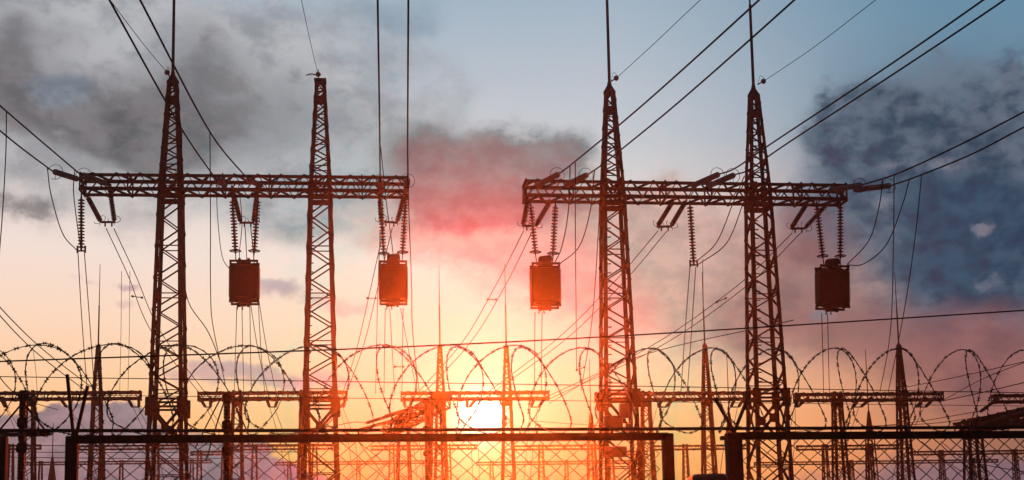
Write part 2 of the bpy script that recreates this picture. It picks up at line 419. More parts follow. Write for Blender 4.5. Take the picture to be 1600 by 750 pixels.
def portal(A, B, label, group, hgt, dep, towers, leg, dia, pitch, name='steel_portal', z_joint=None, w_top=.54, w_base=.95, spire=0.0,
           beam_chord=None, labels=None):
    """towers: list of (metres from A, rod length or None, spire height or 0, ball)"""
    B = Vector((B.x, B.y, A.z))
    ux = (B - A).normalized(); uy = Vector((-ux.y, ux.x, 0))
    if uy.y < 0 and abs(ux.x) > .3: uy = -uy
    L = (B - A).length; zz = Vector((0, 0, 1))
    base = (A + B) / 2; base.z = 0
    th = thing(name, base, label, 'steel portal', group)
    mb = MB(); truss(mb, A, B, hgt, dep, uy, beam_chord or leg, dia, pitch)
    # plates where the beam passes the towers, and hanger plates
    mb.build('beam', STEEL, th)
    for ti, (tx, rod, sp, ball) in enumerate(towers):
        c = A + ux * tx + uy * (dep / 2)
        c0 = Vector((c.x, c.y, 0)); zb = A.z - hgt - 0.35
        def hw(z): return w_base + (w_top - w_base) * z / zb
        mb = MB(); at = lambda z: Vector((c.x, c.y, z))
        big = leg > 0.13
        if z_joint:
            lattice(mb, [(at(0), hw(0)), (at(z_joint - 1.9), hw(z_joint - 1.9))], ux, uy, leg, dia * 1.1, .75)
            # the X panel under the joint, its centre plate and the flange plates
            for sgn in (-1, 1):
                a, b = hw(z_joint - 1.9), hw(z_joint)
                for s1 in (-1, 1):
                    mb.bar(at(z_joint - 1.9) + ux * (-a * s1) + uy * (a * sgn), at(z_joint) + ux * (b * s1) + uy * (b * sgn), dia * 1.2, dia * .5, up=uy)
                    mb.bar(at(z_joint - 1.9) + uy * (-a * s1) + ux * (a * sgn), at(z_joint) + uy * (b * s1) + ux * (b * sgn), dia * 1.2, dia * .5, up=ux)
                hm = hw(z_joint - .95)
                mb.box(at(z_joint - .95) + uy * (hm * sgn), .16, .02, .2, ux, uy)
                mb.box(at(z_joint - .95) + ux * (hm * sgn), .02, .16, .2, ux, uy)
                for dz in (-.02, .34):
                    mb.bar(at(z_joint + dz) + ux * -b + uy * (b * sgn), at(z_joint + dz) + ux * b + uy * (b * sgn), dia * .9)
                    mb.bar(at(z_joint + dz) + uy * -b + ux * (b * sgn), at(z_joint + dz) + uy * b + ux * (b * sgn), dia * .9)
            for i, j in ((-1, -1), (1, -1), (1, 1), (-1, 1)):
                a, b = hw(z_joint - 1.9), hw(z_joint)
                mb.angle(at(z_joint - 1.9) + ux * (i * a) + uy * (j * a), at(z_joint) + ux * (i * b) + uy * (j * b), leg, leg * .22, ux * -i, uy * -j)
                mb.box(at(z_joint) + ux * (i * (b - .07)) + uy * (j * (b + .012)), .19, .02, .42, ux, uy)
                mb.box(at(z_joint) + ux * (i * (b + .012)) + uy * (j * (b - .07)), .02, .19, .42, ux, uy)
            lattice(mb, [(at(z_joint), hw(z_joint)), (at(zb), hw(zb))], ux, uy, leg, dia, .55, pegs=True, first=1)
        else:
            lattice(mb, [(at(0), hw(0)), (at(zb), hw(zb))], ux, uy, leg, dia, .62)
        # the cap under the beam and the body passing through it
        h2 = w_top * .9
        lattice(mb, [(at(zb), hw(zb)), (at(A.z + .1), h2)], ux, uy, leg, dia, .6)
        if big:
            for sgn in (-1, 1):
                mb.box(at(zb + .12) + uy * (hw(zb) * sgn * .99), hw(zb) * .95, .02, .13, ux, uy)
                mb.box(at(zb + .12) + ux * (hw(zb) * sgn * .99), .02, hw(zb) * .95, .13, ux, uy)
                mb.box(at(A.z - hgt + .06) + uy * ((dep / 2 + .03) * sgn), hw(zb) * 1.05, .015, .09, ux, uy)
                for q in (-.36, .36):
                    mb.bar(at(A.z - hgt + .1) + ux * (q * .4) + uy * ((dep / 2 + .06) * sgn), at(A.z - .05) + ux * (q * 1.3) + uy * ((dep / 2 + .06) * sgn), dia * .9)
        tw = mb
        if sp > 0:
            zt = A.z + sp; ht = w_top * .42
            lattice(tw, [(at(A.z + .1), h2), (at(zt), ht)], ux, uy, leg * .85, dia * .9, .6, pegs=big)
            if big:
                tw.box(at(zt - .9), ht * 1.1, ht * 1.1, .14, ux, uy)
                tw.bar(at(zt - .05) - ux * ht, at(zt - .05) + ux * ht, ht * 2, .06)
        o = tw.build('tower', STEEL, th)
        if labels and labels[ti]: o['label'] = labels[ti]
        if sp > 0:
            cp = MB()
            if rod:
                cp.lathe(at(zt - .03), at(zt + 5), [(0, ht * 1.35), (.05, ht * 1.25), (.35 * w_top / .54, ht * .5), (.5 * w_top / .54, .09 * w_top / .54)], 8)
                cp.build('cap', STEEL, o)
                r = MB(); r0 = rod[1]
                r.tube([at(zt + .2), at(zt + rod[0] * .5), at(zt + rod[0] * .5 + .02), at(zt + rod[0])], [r0, r0 * .9, r0 * .6, r0 * .35], 7)
                r.build('lightning_rod', STEEL, o)
            else:
                cp.box(at(zt + .04), ht * 1.25, ht * 1.25, .05, ux, uy)
                cp.build('cap', STEEL, o)
    return th, ux, uy

ZB = P(125, 270, 57).z
AL, BL = P(125, 270, 57), PZ(637, 275, ZB)
AR0 = P(822, 280, 57); AR, BR = AR0, PZ(1322, 287, AR0.z)
SL, SR = (BL - AL).length / 512, (BR - AR).length / 500
pl, LUX, LUY = portal(AL, BL, 'tall black steel portal on the left with one lightning rod, carrying two line traps', 'big steel portals in front', .78, 1.2,
                      [(137 * SL, (9.0, .075), 4.62, 0), (372 * SL, None, 4.74, 1)], .17, .105, .56, z_joint=7.9, beam_chord=.15,
                      labels=['tower with a tall lightning rod', 'tower with a flat top and no rod'])
pr, RUX, RUY = portal(AR, BR, 'tall black steel portal on the right with two lightning rods, above the equipment box', 'big steel portals in front', .80, 1.2,
                      [(135.5 * SR, (9.0, .075), 4.45, 0), (365 * SR, (9.0, .075), 4.45, 0)], .17, .105, .56, z_joint=7.9, beam_chord=.15)
NOR = {'L': (AL, LUX, LUY), 'R': (AR, RUX, RUY)}
def Q(side_, px, py, dep=0.6):                      # the point seen there on the portal's own plane, dep metres behind its near face
    A, ux, uy = NOR[side_]
    d = ray(px, py); n = uy
    tt = ((A + uy * dep) - EYE).dot(n) / d.dot(n)
    return EYE + d * tt
# boxes bolted to the third tower
rt3 = [c for c in pr.children if c.name.startswith('tower')][0]
BASE[0] = Vector(pr.location)
for (px, py, hx, hz_) in ((958, 660, .42, .30), (975, 642, .20, .33), (983, 668, .16, .18), (960, 706, .55, .24)):
    b_ = MB(); b_.box(Q('R', px, py, -.42), hx, .16, hz_, RUX, RUY, bev=.03); b_.box(Q('R', px, py, -.42) - RUY * .165, hx * .8, .006, hz_ * .8, RUX, RUY)
    b_.build('equipment_box', CABINET, rt3)

# ------------------------------------------------------------------ insulators
def disc_profile(L, pitch, r, core, ends=.12):
    n = max(3, int((L - 2 * ends) / pitch)); pitch = (L - 2 * ends) / n
    pr_ = [(0, core * .8), (ends * .9, core * .8)]
    for i in range(n):
        z = ends + i * pitch
        pr_ += [(z, core), (z + pitch * .30, core * 1.15), (z + pitch * .55, r), (z + pitch * .68, r), (z + pitch * .72, core * 1.1)]
    pr_ += [(L - ends * .9, core), (L, core * .8)]
    return pr_
def suspension(a, b, label, group, ring=True, twin=0.0):
    a = Vector(a); b = Vector(b); th = thing('suspension_insulator', a, label, 'insulator string', group)
    L = (b - a).length; d = (b - a).normalized()
    mb = MB(); mb.lathe(a, b, disc_profile(L, .145, .155, .05), 12); mb.build('disc_string', GLAZE, th)
    mb = MB(); mb.bar(a + Vector((0, 0, .18)), a - d * -.12, .05); mb.ring(a + Vector((0, 0, .05)), (1, 0, 0), .06, .018, 10, 4); mb.build('shackle', STEEL, th)
    if ring:
        mb = MB(); c = a + d * (L - .12); mb.ring(c, (0, 0, 1), .26, .022, 20, 5)
        mb.bar(c - LUX * .26, c + LUX * .26, .03); mb.build('grading_ring', STEEL, th)
        mb = MB(); mb.bar(b - d * .05, b + d * .35, .04); mb.build('link', STEEL, th)
    if twin:
        mb = MB(); mb.bar(b - LUX * twin, b + LUX * twin, .08, .06)
        for s_ in (-1, 1): mb.bar(b + LUX * (twin * s_) + Vector((0, 0, .24)), b + LUX * (twin * s_) - Vector((0, 0, .1)), .07)
        mb.build('yoke', STEEL, th)
    return th
def tension(a1, b1, a2, b2, label, group, mat=GLAZE, r=.125, pitch=.10, rings=True, name='tension_insulator', ringR=.29, small=False):
    th = thing(name, (Vector(a1) + Vector(a2)) / 2 if a2 is not None else Vector(a1), label, 'insulator string', group)
    pairs = [(a1, b1)] + ([(a2, b2)] if a2 is not None else [])
    for a, b in pairs:
        a = Vector(a); b = Vector(b); L = (b - a).length
        mb = MB(); mb.lathe(a, b, disc_profile(L, pitch, r, r * (.5 if not small else .7), min(.1, L * .1)), 8 if small else 12); mb.build('disc_string', mat, th)
        if rings:
            mb = MB(); d = (b - a).normalized()
            mb.ring(b - d * .15, d + Vector((.15, -.9, .1)), ringR, .014, 20, 4, 15, 330)
            mb.bar(b - d * .15, b - d * .15 + Vector((0, 0, -ringR)), .02); mb.build('grading_ring', STEEL, th)
    if a2 is not None:
        mb = MB(); w = .11 if not small else .08; mb.bar(b1, b2, w, w * .8)
        if not small:
            for q in (.3, .8):
                p = Vector(b1).lerp(Vector(b2), q); mb.bar(p, p - Vector((0, 0, .22)), .06)
        mb.build('yoke', STEEL, th)
    return th
GS = 'insulator strings hanging from the big beams'; GT = 'paired insulator strings pulled toward the far portals'
# far side pairs: from the beam's back down toward the second row
def vpair(side_, t1, e1, t2, e2, label):
    return tension(Q(side_, *t1, 1.25), Q(side_, *e1, 2.6), Q(side_, *t2, 1.25), Q(side_, *e2, 2.6), label, GT)
vpair('L', (136, 306), (158, 347), (170, 284), (179, 347), 'V pair of thick dark insulator strings at the left end of the left beam')
vpair('L', (362, 290), (376, 348), (403, 290), (396, 348), 'V pair of thick dark insulator strings behind the black line trap, between the left towers')
vpair('L', (592, 286), (596, 346), (636, 290), (620, 348), 'V pair of thick dark insulator strings at the right end of the left beam')
vpair('R', (826, 306), (817, 353), (861, 312), (837, 353), 'V pair of insulator strings under the left end of the right beam')
vpair('R', (1053, 312), (1027, 354), (1073, 312), (1048, 354), 'slanted pair of insulator strings between the two right towers')
vpair('R', (1262, 316), (1236, 357), (1297, 314), (1257, 357), 'slanted pair of insulator strings near the right end of the right beam')
# hanging strings
suspension(Q('L', 127, 306), Q('L', 127, 392), 'long ribbed insulator string with twin clamp at the left beam far left end', GS, False, .17)
suspension(Q('L', 363, 309), Q('L', 368, 396), 'ribbed insulator string holding the left corner of the black line trap', GS)
suspension(Q('L', 403, 309), Q('L', 397, 396), 'ribbed insulator string holding the right corner of the black line trap', GS)
suspension(Q('L', 594, 309), Q('L', 600, 400), 'ribbed insulator string at the left corner of the left beam red lit trap', GS)
suspension(Q('L', 634, 309), Q('L', 629, 398), 'ribbed insulator string at the right corner of the left beam red lit trap', GS)
suspension(Q('R', 829, 318), Q('R', 837, 398), 'ribbed insulator string on the left of the trap under the right beam near the sun', GS)
suspension(Q('R', 868, 318), Q('R', 864, 400), 'ribbed insulator string on the right of the trap under the right beam near the sun', GS)
suspension(Q('R', 1078, 318), Q('R', 1084, 414), 'lone ribbed insulator string with a twin clamp between the two right towers', GS, False, .17)
suspension(Q('R', 1276, 320), Q('R', 1286, 404), 'ribbed insulator string on the left of the rightmost line trap', GS)
suspension(Q('R', 1313, 318), Q('R', 1313, 404), 'ribbed insulator string on the right of the rightmost line trap', GS)
# strings on the viewer's side that hold the incoming conductors
GV = 'insulator strings holding the incoming conductors'
def single(side_, a, da, b, db, label, mat=GLASS, rings=True, r=.135):
    return tension(Q(side_, *a, da), Q(side_, *b, db), None, None, label, GV, mat, r, .11, rings, ringR=.33)
single('L', (122, 280), .2, (84, 268), -2.2, 'dark sagging insulator string leaving the left end of the left beam')
single('L', (166, 287), -.05, (128, 273), -2.4, 'dark insulator string lying across the left end of the left beam')
single('L', (352, 290), -.05, (338, 281), -2.6, 'foreshortened insulator string on the left beam, left one of the pair above the black trap', rings=False)
single('L', (408, 290), -.05, (388, 281), -2.6, 'foreshortened insulator string on the left beam, right one of the pair above the black trap', rings=False)
single('L', (597, 300), -.05, (594, 283), -2.4, 'foreshortened insulator string under the left one of the two upright conductors')
single('L', (634, 300), -.05, (637, 281), -2.4, 'foreshortened insulator string under the right one of the two upright conductors')
single('R', (838, 290), -.05, (873, 272), -2.4, 'pale grey insulator string at the left end of the right beam')
single('R', (882, 290), -.05, (918, 273), -2.4, 'pale grey insulator string just left of the third tower')
single('R', (1080, 291), -.05, (1124, 272), -2.4, 'pale grey insulator string on the right beam, first left of the fourth tower')
single('R', (1106, 291), -.05, (1148, 273), -2.4, 'pale grey insulator string on the right beam, touching the fourth tower')
single('R', (1295, 297), -.05, (1347, 289), -2.4, 'grey insulator string with its ring upward at the right end of the right beam')
single('R', (1334, 297), .3, (1392, 290), -2.4, 'grey insulator string reaching farthest right of the right beam')

# ------------------------------------------------------------------ line traps
def line_trap(side_, px0, py0, px1, py1, label, knob=True, tilt=0.0):
    A, ux, uy = NOR[side_]
    c = Q(side_, (px0 + px1) / 2, (py0 + py1) / 2 - 2, .6)
    wx = (Q(side_, px1, py0, .6) - Q(side_, px0, py0, .6)).length / 2
    hz_ = (Q(side_, px0, py0, .6) - Q(side_, px0, py1, .6)).length / 2
    az = (Vector((0, 0, 1)) + ux * tilt).normalized(); ax = (ux - az * ux.dot(az)).normalized(); ay = uy
    th = thing('line_trap', c, label, 'line trap', 'line traps hanging under the beams')
    mb = MB(); H = hz_ * .80
    mb.box(c, wx * .96, .40, H, ax, ay, az, bev=.05)
    for s_ in (-1, 1):
        n = 15
        for i in range(n):
            z = -H + .1 + (2 * H - .2) * i / (n - 1)
            mb.box(c + ax * (s_ * wx * .965) + az * z, .03, .36, .022, ax, ay, az)
        for i in range(9):
            x = -wx * .85 + wx * 1.7 * i / 8
            mb.box(c + ax * x + ay * (s_ * .405), .02, .014, H * .92, ax, ay, az)
    mb.build('coil_body', TRAP, th)
    for s_, nm in ((1, 'top_frame'), (-1, 'bottom_frame')):
        mb = MB()
        for j in (-1, 1):
            mb.box(c + az * (s_ * hz_ * .97) + ay * (j * .36), wx * .97, .03, .05, ax, ay, az)
        for q in (-.93, -.32, 0, .32, .93):
            mb.box(c + az * (s_ * (H + hz_ * .05)) + ax * (q * wx * .97), .045 if abs(q) > .5 else .1, .36, hz_ * .07, ax, ay, az)
        mb.box(c + az * (s_ * hz_ * 1.03) + ax * (-.1), wx * .42, .12, .04, ax, ay, az)
        for q in (-.35, .28):
            mb.box(c + az * (s_ * hz_ * 1.07) + ax * (q * wx), .06, .09, .09, ax, ay, az)
        mb.build(nm, STEEL, th)
    if knob:
        mb = MB(); kc = c + az * (hz_ + .22) + ax * (.02)
        mb.box(kc, .30, .22, .16, (ax + az * .12).normalized(), ay, (az - ax * .12).normalized(), bev=.05)
        mb.box(kc + ax * .16 + az * .02, .1, .25, .1, ax, ay, az)
        mb.build('tuning_unit', TRAP, th)
    mb = MB()
    for s_ in (-1, 1): mb.tube(spline([c - az * hz_ + ax * (.12 * s_ - .2), c - az * (hz_ + .12) + ax * (.1 * s_ - .2), c - az * (hz_ + .3) + ax * (.13 * s_ - .2)], 4), .03, 5)
    mb.bar(c - az * (hz_ + .11) + ax * -.35, c - az * (hz_ + .11) + ax * .1, .07); mb.build('bottom_terminal', STEEL, th)
line_trap('L', 359, 411, 405, 476, 'black line trap box hanging between the two left towers', knob=False)
line_trap('L', 592, 412, 637, 476, 'red lit line trap box at the right end of the left beam', True)
line_trap('R', 829, 415, 875, 482, 'red lit line trap box at the left end of the right beam nearest the sun', True)
line_trap('R', 1277, 419, 1324, 484, 'rightmost line trap box, dark against blue cloud and slightly tilted', True, tilt=.035)

# ------------------------------------------------------------------ second and third rows of portals
G2 = 'portals of the second row'; G3 = 'small portals of the third row'
U = (BL - AL).normalized(); U2 = Vector((U.x, U.y, 0)).normalized()
def row_portal(Y, px0, px1, py, tws, label, group, k, rod_r):
    """tws: (px, spire top py or None, rod top py or None)"""
    A = P(px0, py, Y)
    d = ray(px1, py)                                   # second end on the row's own direction
    # solve A + U2*s on the vertical plane of that ray
    n = Vector((d.y, -d.x, 0)); s_ = (EYE - A).dot(n) / U2.dot(n)
    B = A + U2 * s_
    tl = []
    for (px, ps, rp) in tws:
        dd = ray(px, py + 10); nn = Vector((dd.y, -dd.x, 0)); q = (EYE - (A + Vector((-U2.y, U2.x, 0)) * (k * .85))).dot(nn) / U2.dot(nn)
        sp = (py - ps) * YM(Y) / F if ps else 0
        tl.append((q, ((ps - rp) * YM(Y) / F, rod_r) if rp else None, sp, 0))
    portal(A, B, label, group, .82 * k, 1.1 * k, tl, .23 * k, .12 * k, .75 * k, w_top=.46 * k, w_base=.95 * k)
    return A, B
kk = .656
row = {}
row['A'] = row_portal(88, -30, 218, 612, [(48, None, None), (153, 540, 405)], 'far portal at the left edge with one thin spire, behind the left post insulator', G2, kk, .05)
row['B'] = row_portal(88, 309, 542, 612, [(371, None, None), (476, None, None)], 'far portal without spires standing between the two left towers', G2, kk, .05)
row['C'] = row_portal(89, 627, 858, 612, [(688, 540, 407), (792, 540, 405)], 'far portal with two thin spires right in front of the low sun', G2, kk, .05)
row['D'] = row_portal(89, 932, 1166, 613, [(1008, None, None), (1103, 538, 418)], 'far portal with one thin spire between the two right towers', G2, kk, .05)
row['E'] = row_portal(90, 1245, 1474, 614, [(1306, None, None), (1407, 538, 418)], 'far portal with one thin spire right of the fourth tower', G2, kk, .05)
row['F'] = row_portal(90, 1557, 1780, 616, [(1632, None, None), (1730, None, None)], 'far portal cut off by the right edge of the picture', G2, kk, .05)
k3 = .47
for (a, b, tws, lab) in (
    (-70, 62, [(18, None, None)], 'small far portal below the left post insulator at the left edge'),
    (122, 292, [(160, None, None), (245, None, None)], 'small far portal behind the chain link at the first tower'),
    (366, 520, [(398, None, None), (492, None, None)], 'small far portal seen through the mesh left of the second tower'),
    (580, 745, [(612, None, None), (700, None, None)], 'small far portal just below and left of the sun'),
    (803, 936, [(845, None, None), (922, None, None)], 'small far portal just right of the sun below the gate rail'),
    (1022, 1172, [(1070, None, None), (1150, None, None)], 'small far portal behind the gap beside the gate post'),
    (1247, 1412, [(1288, None, None), (1357, None, None)], 'small far portal seen through the mesh right of the fourth tower')):
    row_portal(122, a, b, 696, tws, lab, G3, k3, .04)
for (a, b, tws, lab) in (
    (1425, 1660, [(1470, None, None), (1585, None, None)], 'small far portal behind the mesh at the right edge'),
    (940, 1012, [(955, None, None), (1000, None, None)], 'short far portal half hidden by the third tower'),
    (298, 360, [(312, None, None), (350, None, None)], 'short far portal between the first tower and the middle post insulator')):
    row_portal(128, a, b, 705, tws, lab, G3, .42, .04)
for (a, b, tws, lab) in (
    (30, 330, [(64, None, None), (190, None, None), (300, None, None)], 'lowest thin far portal seen through the mesh at the left'),
    (430, 700, [(452, None, None), (560, None, None), (668, None, None)], 'lowest thin far portal seen through the mesh left of the sun'),
    (745, 1010, [(768, None, None), (885, None, None), (985, None, None)], 'lowest thin far portal seen through the mesh right of the sun'),
    (1180, 1560, [(1235, None, None), (1330, None, None), (1520, None, None)], 'lowest thin far portal seen through the mesh at the right')):
    row_portal(136, a, b, 722, tws, lab, 'lowest portals at the back of the yard', .36, .04)
# two portals that stand across the rows
ca, cb_ = P(703, 618, 70), P(622, 672, 92)
portal(ca, cb_, 'portal seen nearly end on in the glare left of the sun', 'portals standing across the rows', .7, 1.0, [(1.2, None, 0, 0), ((Vector((cb_.x, cb_.y, ca.z)) - ca).length * .7, None, 0, 0)], .11, .06, .8, w_top=.35, w_base=.6)
ra = P(1690, 622, 62); rb = PZ(1515, 661, ra.z)
portal(ra, rb, 'portal slanting away behind the fence in the lower right corner', 'portals standing across the rows', .7, 1.0, [((rb - ra).length * .2, None, 0, 0), ((rb - ra).length - 1.5, None, 0, 0)], .15, .08, .6, w_top=.42, w_base=.72)

# insulator pairs on the second row
FARW = []
def far_pair(A, B, px, label, dx=(0, 14), drop=16, lean=(4, -2), Y=88):
    n = 612
    a1, a2 = P(px + dx[0], n + 8, Y - .2), P(px + dx[1], n + 8, Y - .2)
    b1, b2 = P(px + dx[0] + lean[0], n + 8 + drop, Y - 1.6), P(px + dx[1] + lean[1], n + 8 + drop, Y - 1.6)
    q1, q2 = P(px + dx[0] + lean[0] * 1.2, n + 10 + drop, Y - 1.6), P(px + dx[1] + lean[1] * 1.2, n + 10 + drop, Y - 1.6)
    sw = lean[0] * 3 + 6
    for q, o_, nm in ((q1, 0, 'left'), (q2, 10, 'right')):
        FARW.append(([q, P(px + sw + o_, 690, Y - 4), P(px + sw * 1.6 + o_, 770, Y - 8)], nm + ' wire under ' + label[6:]))
    tension(a1, b1, a2, b2, label, 'small insulator pairs on the second row of portals', GLAZE, .10, .09, False, small=True)
for (r, px, lab, dx, lean) in (
    ('A', 0, 'small insulator pair at the left edge of the far beam', (0, 4), (8, 6)), ('A', 92, 'small insulator pair under the far left beam, near the slanted fence arm', (0, 22), (12, -6)),
    ('A', 198, 'small insulator pair at the right end of the far left beam', (0, 19), (9, 0)), ('B', 311, 'small insulator pair at the left end of the far beam between left towers', (0, 18), (10, 0)),
    ('B', 416, 'small insulator pair in the middle of the far beam between left towers', (0, 19), (5, -5)), ('B', 526, 'small insulator pair right of the second tower on the far beam', (0, 14), (4, -3)),
    ('C', 630, 'small insulator pair at the left end of the far beam before the sun', (0, 14), (3, -3)), ('C', 730, 'small insulator pair above the sun disc', (0, 16), (0, -12)), ('C', 836, 'small insulator pair at the right end of the far beam before the sun', (0, 16), (-6, -10)),
    ('D', 1038, 'small insulator pair leaning left between the right towers', (0, 18), (-10, -16)), ('D', 1150, 'small insulator pair beside the left leg of the fourth tower', (0, 14), (-8, -10)),
    ('E', 1250, 'small insulator pair at the left end of the far right beam', (0, 14), (-8, -18)), ('E', 1345, 'small insulator pair in the middle of the far right beam', (0, 18), (-12, -18)),
    ('E', 1446, 'small insulator pair at the right end of the far right beam', (0, 16), (-14, -16))):
    far_pair(None, None, px, lab, dx, 16, lean)
# strings on the slanting portals
def fan(pts, label, Yb, r=.085): tension(P(*pts[0]), P(*pts[1]), None, None, label, 'insulator strings on the slanting portals', GLAZE, r, .12, False, small=True)
fan([(640, 640, 74), (572, 661, 66)], 'upper insulator string fanning left from the portal left of the sun', 0)
fan([(632, 652, 76), (560, 672, 66)], 'lower insulator string fanning left from the portal left of the sun', 0)
fan([(655, 634, 73), (600, 651, 66)], 'short insulator string fanning left from the top of the portal left of the sun', 0)
fan([(1560, 622, 80), (1532, 643, 72)], 'insulator string slanting down left of the beam end at the right edge', 0)
fan([(1600, 646, 60), (1535, 664, 66)], 'insulator string lying along the slanting portal at the lower right', 0, .16)
fan([(1640, 654, 58), (1560, 668, 64)], 'second insulator string lying along the slanting portal at the lower right', 0, .16)

# ------------------------------------------------------------------ lightning masts far off
def far_mast(px, top, rodtop, Y, label):
    c = P(px, top, Y); zt = c.z
    th = thing('lightning_mast', (c.x, c.y, 0), label, 'lightning mast', 'lattice lightning masts far off')
    mb = MB(); at = lambda z: Vector((c.x, c.y, z))
    lattice(mb, [(at(0), .55), (at(zt - 2), .28)], U2, Vector((-U2.y, U2.x, 0)), .09, .05, .62)
    mb.build('lattice_shaft', STEEL, th)
    mb = MB(); mb.lathe(at(zt - 2.02), at(zt), [(0, .33), (.1, .33), (1.8, .1), (2.0, .04)], 8); mb.build('tip', STEEL, th)
    mb = MB(); mb.tube([at(zt - .1), at(zt + (top - rodtop) * YM(Y) / F)], [.045, .025], 5); mb.build('rod', STEEL, th)
far_mast(82, 712, 660, 118, 'small lattice mast with a pointed tip low at the left, below the cumulus bank')
far_mast(923, 642, 560, 112, 'lattice mast with a pointed tip just left of the third tower')
far_mast(1139, 642, 548, 112, 'lattice mast with a pointed tip just left of the fourth tower')
far_mast(1357, 640, 545, 112, 'lattice mast with a pointed tip under the far right beam')

# ------------------------------------------------------------------ post insulators in the yard
def post_insulator(px, top, Y, wpx, label, ring_px=None, cap=0):
    c = P(px, top, Y); zt = c.z; r = wpx * Y / F / 2
    th = thing('post_insulator', (c.x, c.y, 0), label, 'post insulator', 'ribbed post insulators in the yard')
    at = lambda z: Vector((c.x, c.y, z))
    zm, zl = zt - 44 * Y / F, zt - 84 * Y / F
    for a, b in ((zm + .08, zt - .06), (zl + .08, zm - .08), (1.9, zl - .08)):
        if b - a < .3: continue
        mb = MB(); mb.lathe(at(a), at(b), disc_profile(b - a, .075, r, r * .86, .06), 14); mb.build('ribbed_column', GLAZE, th)
    for z in (zt - .03, zm, zl):
        mb = MB(); mb.lathe(at(z - .14), at(z + .14), [(0, r * .9), (.05, r * 1.45), (.20, r * 1.45), (.26, r * .9)], 12); mb.build('flange', STEEL, th)
    mb = MB(); mb.box(at(1.0), r * 1.2, r * 1.2, 1.0, bev=.02); mb.box(at(.06), r * 2.2, r * 2.2, .06); mb.build('pedestal', STEEL, th)
    if ring_px:
        mb = MB(); rc = P(ring_px[0], ring_px[1], Y); R = ring_px[2] * Y / F
        mb.ring(rc, (0, .0, 1), R, .035, 28, 6)
        for s_ in (-1, 1): mb.bar(Vector((c.x, c.y, rc.z)), rc + Vector((R * s_, 0, 0)), .03)
        for s_ in (-1, 1): mb.bar(at(zt - .2), Vector((c.x + s_ * .6, c.y, rc.z)), .035)
        mb.build('corona_ring', STEEL, th)
post_insulator(36, 616, 30, 11, 'ribbed post insulator with a wide flat ring at the left edge', (37, 677, 38))
post_insulator(355, 620, 32, 11, 'ribbed post insulator between the two left towers, without a ring')
post_insulator(668, 625, 60, 11, 'ribbed post insulator in the glare left of the sun', None)

# cabinet roof at the foot of the picture
cc = P(1105, 741, 16); th = thing('control_cabinet', (cc.x, cc.y, 0), 'dark cabinet with a rounded roof beside the right gate post', 'cabinet')
mb = MB(); mb.box((cc.x, cc.y, cc.z / 2 - .05), .19, .22, cc.z / 2 - .06, bev=.02); mb.build('body', CABINET, th)
mb = MB(); mb.box((cc.x, cc.y, cc.z - .06), .22, .26, .055, bev=.035); mb.build('roof', CABINET, th)

# ------------------------------------------------------------------ fence
YF = 18.0; KF = YF / 12
f0 = P(113, 687, YF); ZF = f0.z
f1 = PZ(1043, 682, ZF)
FU = Vector((f1.x - f0.x, f1.y - f0.y, 0)).normalized(); FV = Vector((-FU.y, FU.x, 0)); ZZ = Vector((0, 0, 1))
def FP(px, z=None, off=0.0):                           # on the fence line, under photo column px
    d = ray(px, 690); n = Vector((d.y, -d.x, 0)); o = f0 + FV * off
    s_ = (EYE - o).dot(n) / FU.dot(n); q = o + FU * s_
    q.z = ZF if z is None else z
    return q
def chain_link(a, b, z0, z1, cell=.178 * KF, r=.0072 * KF):
    mb = MB(); L = (b - a).length; n = int(L / (cell / 2)); st = L / n; hz_ = cell * .86 / 2
    rows = int((z1 - z0) / hz_)
    rnd = random.Random(int(L * 100))
    sag = [[(rnd.uniform(-.008, .008), rnd.uniform(-.008, .008)) for _ in range(rows + 1)] for _ in range(n + 1)]
    for i in range(0, n - 1, 1):
        if i % 2: continue
        pts = []; pts2 = []
        for j in range(rows + 1):
            z = z1 - j * hz_
            def pt(ii, dy):
                ii = min(ii, n); sx_, sz_ = sag[ii][j]
                return Vector((a.x, a.y, 0)) + FU * (st * ii + sx_) + FV * dy + ZZ * (z + sz_)
            pts.append(pt(i + (1 if j % 2 else 0), .006 if j % 2 else -.006))
            pts2.append(pt(i + (1 if j % 2 else 2), -.006 if j % 2 else .006))
        mb.tube(pts, r, 4); mb.tube(pts2, r, 4)
    return mb
def panel(px0, px1, label, posts, name='chain_link_fence', rail_from=None, rail_to=None):
    a, b = FP(px0), FP(px1)
    th = thing(name, ((a.x + b.x) / 2, (a.y + b.y) / 2, 0), label, 'fence', 'panels of the perimeter fence')
    mb = MB(); mb.bar(a - ZZ * 0, b, .07 * KF, .075 * KF); mb.build('top_rail', RUST, th)
    mb = MB(); mb.bar(FP(px0, .25), FP(px1, .25), .05, .05); mb.build('bottom_rail', RUST, th)
    for (px, w) in posts:
        q = FP(px, 0); mb = MB(); w2 = w * YF / F / 2
        mb.box(q + ZZ * ((ZF + .045) / 2) - FV * .003, w2, .055 * KF, (ZF + .045) / 2, FU, FV, bev=.008); mb.build('post', RUST, th)
    mb = chain_link(FP(px0, 0, .05), FP(px1, 0, .05), .27, ZF - .03); mb.build('wire_mesh', GALV, th)
    return th
gate = panel(113, 1043, 'long gate panel of chain link under a thick rail, across the middle', [(113, 18), (1043, 17)], 'chain_link_gate')
rightp = panel(1146, 1800, 'chain link fence panel at the right, with a broad post at its left end', [(1146, 26), (1800, 16)])
leftp = panel(-420, 4, 'fence panel at the left edge of which only the end post shows', [(4, 14), (-420, 14)])
BASE[0] = Vector(rightp.location)
mb = MB(); mb.box(FP(1130, ZF - .03), .035, .05, .03, FU, FV); mb.box(FP(1131, ZF - .75), .03, .05, .03, FU, FV); mb.build('hinge', RUST, rightp)

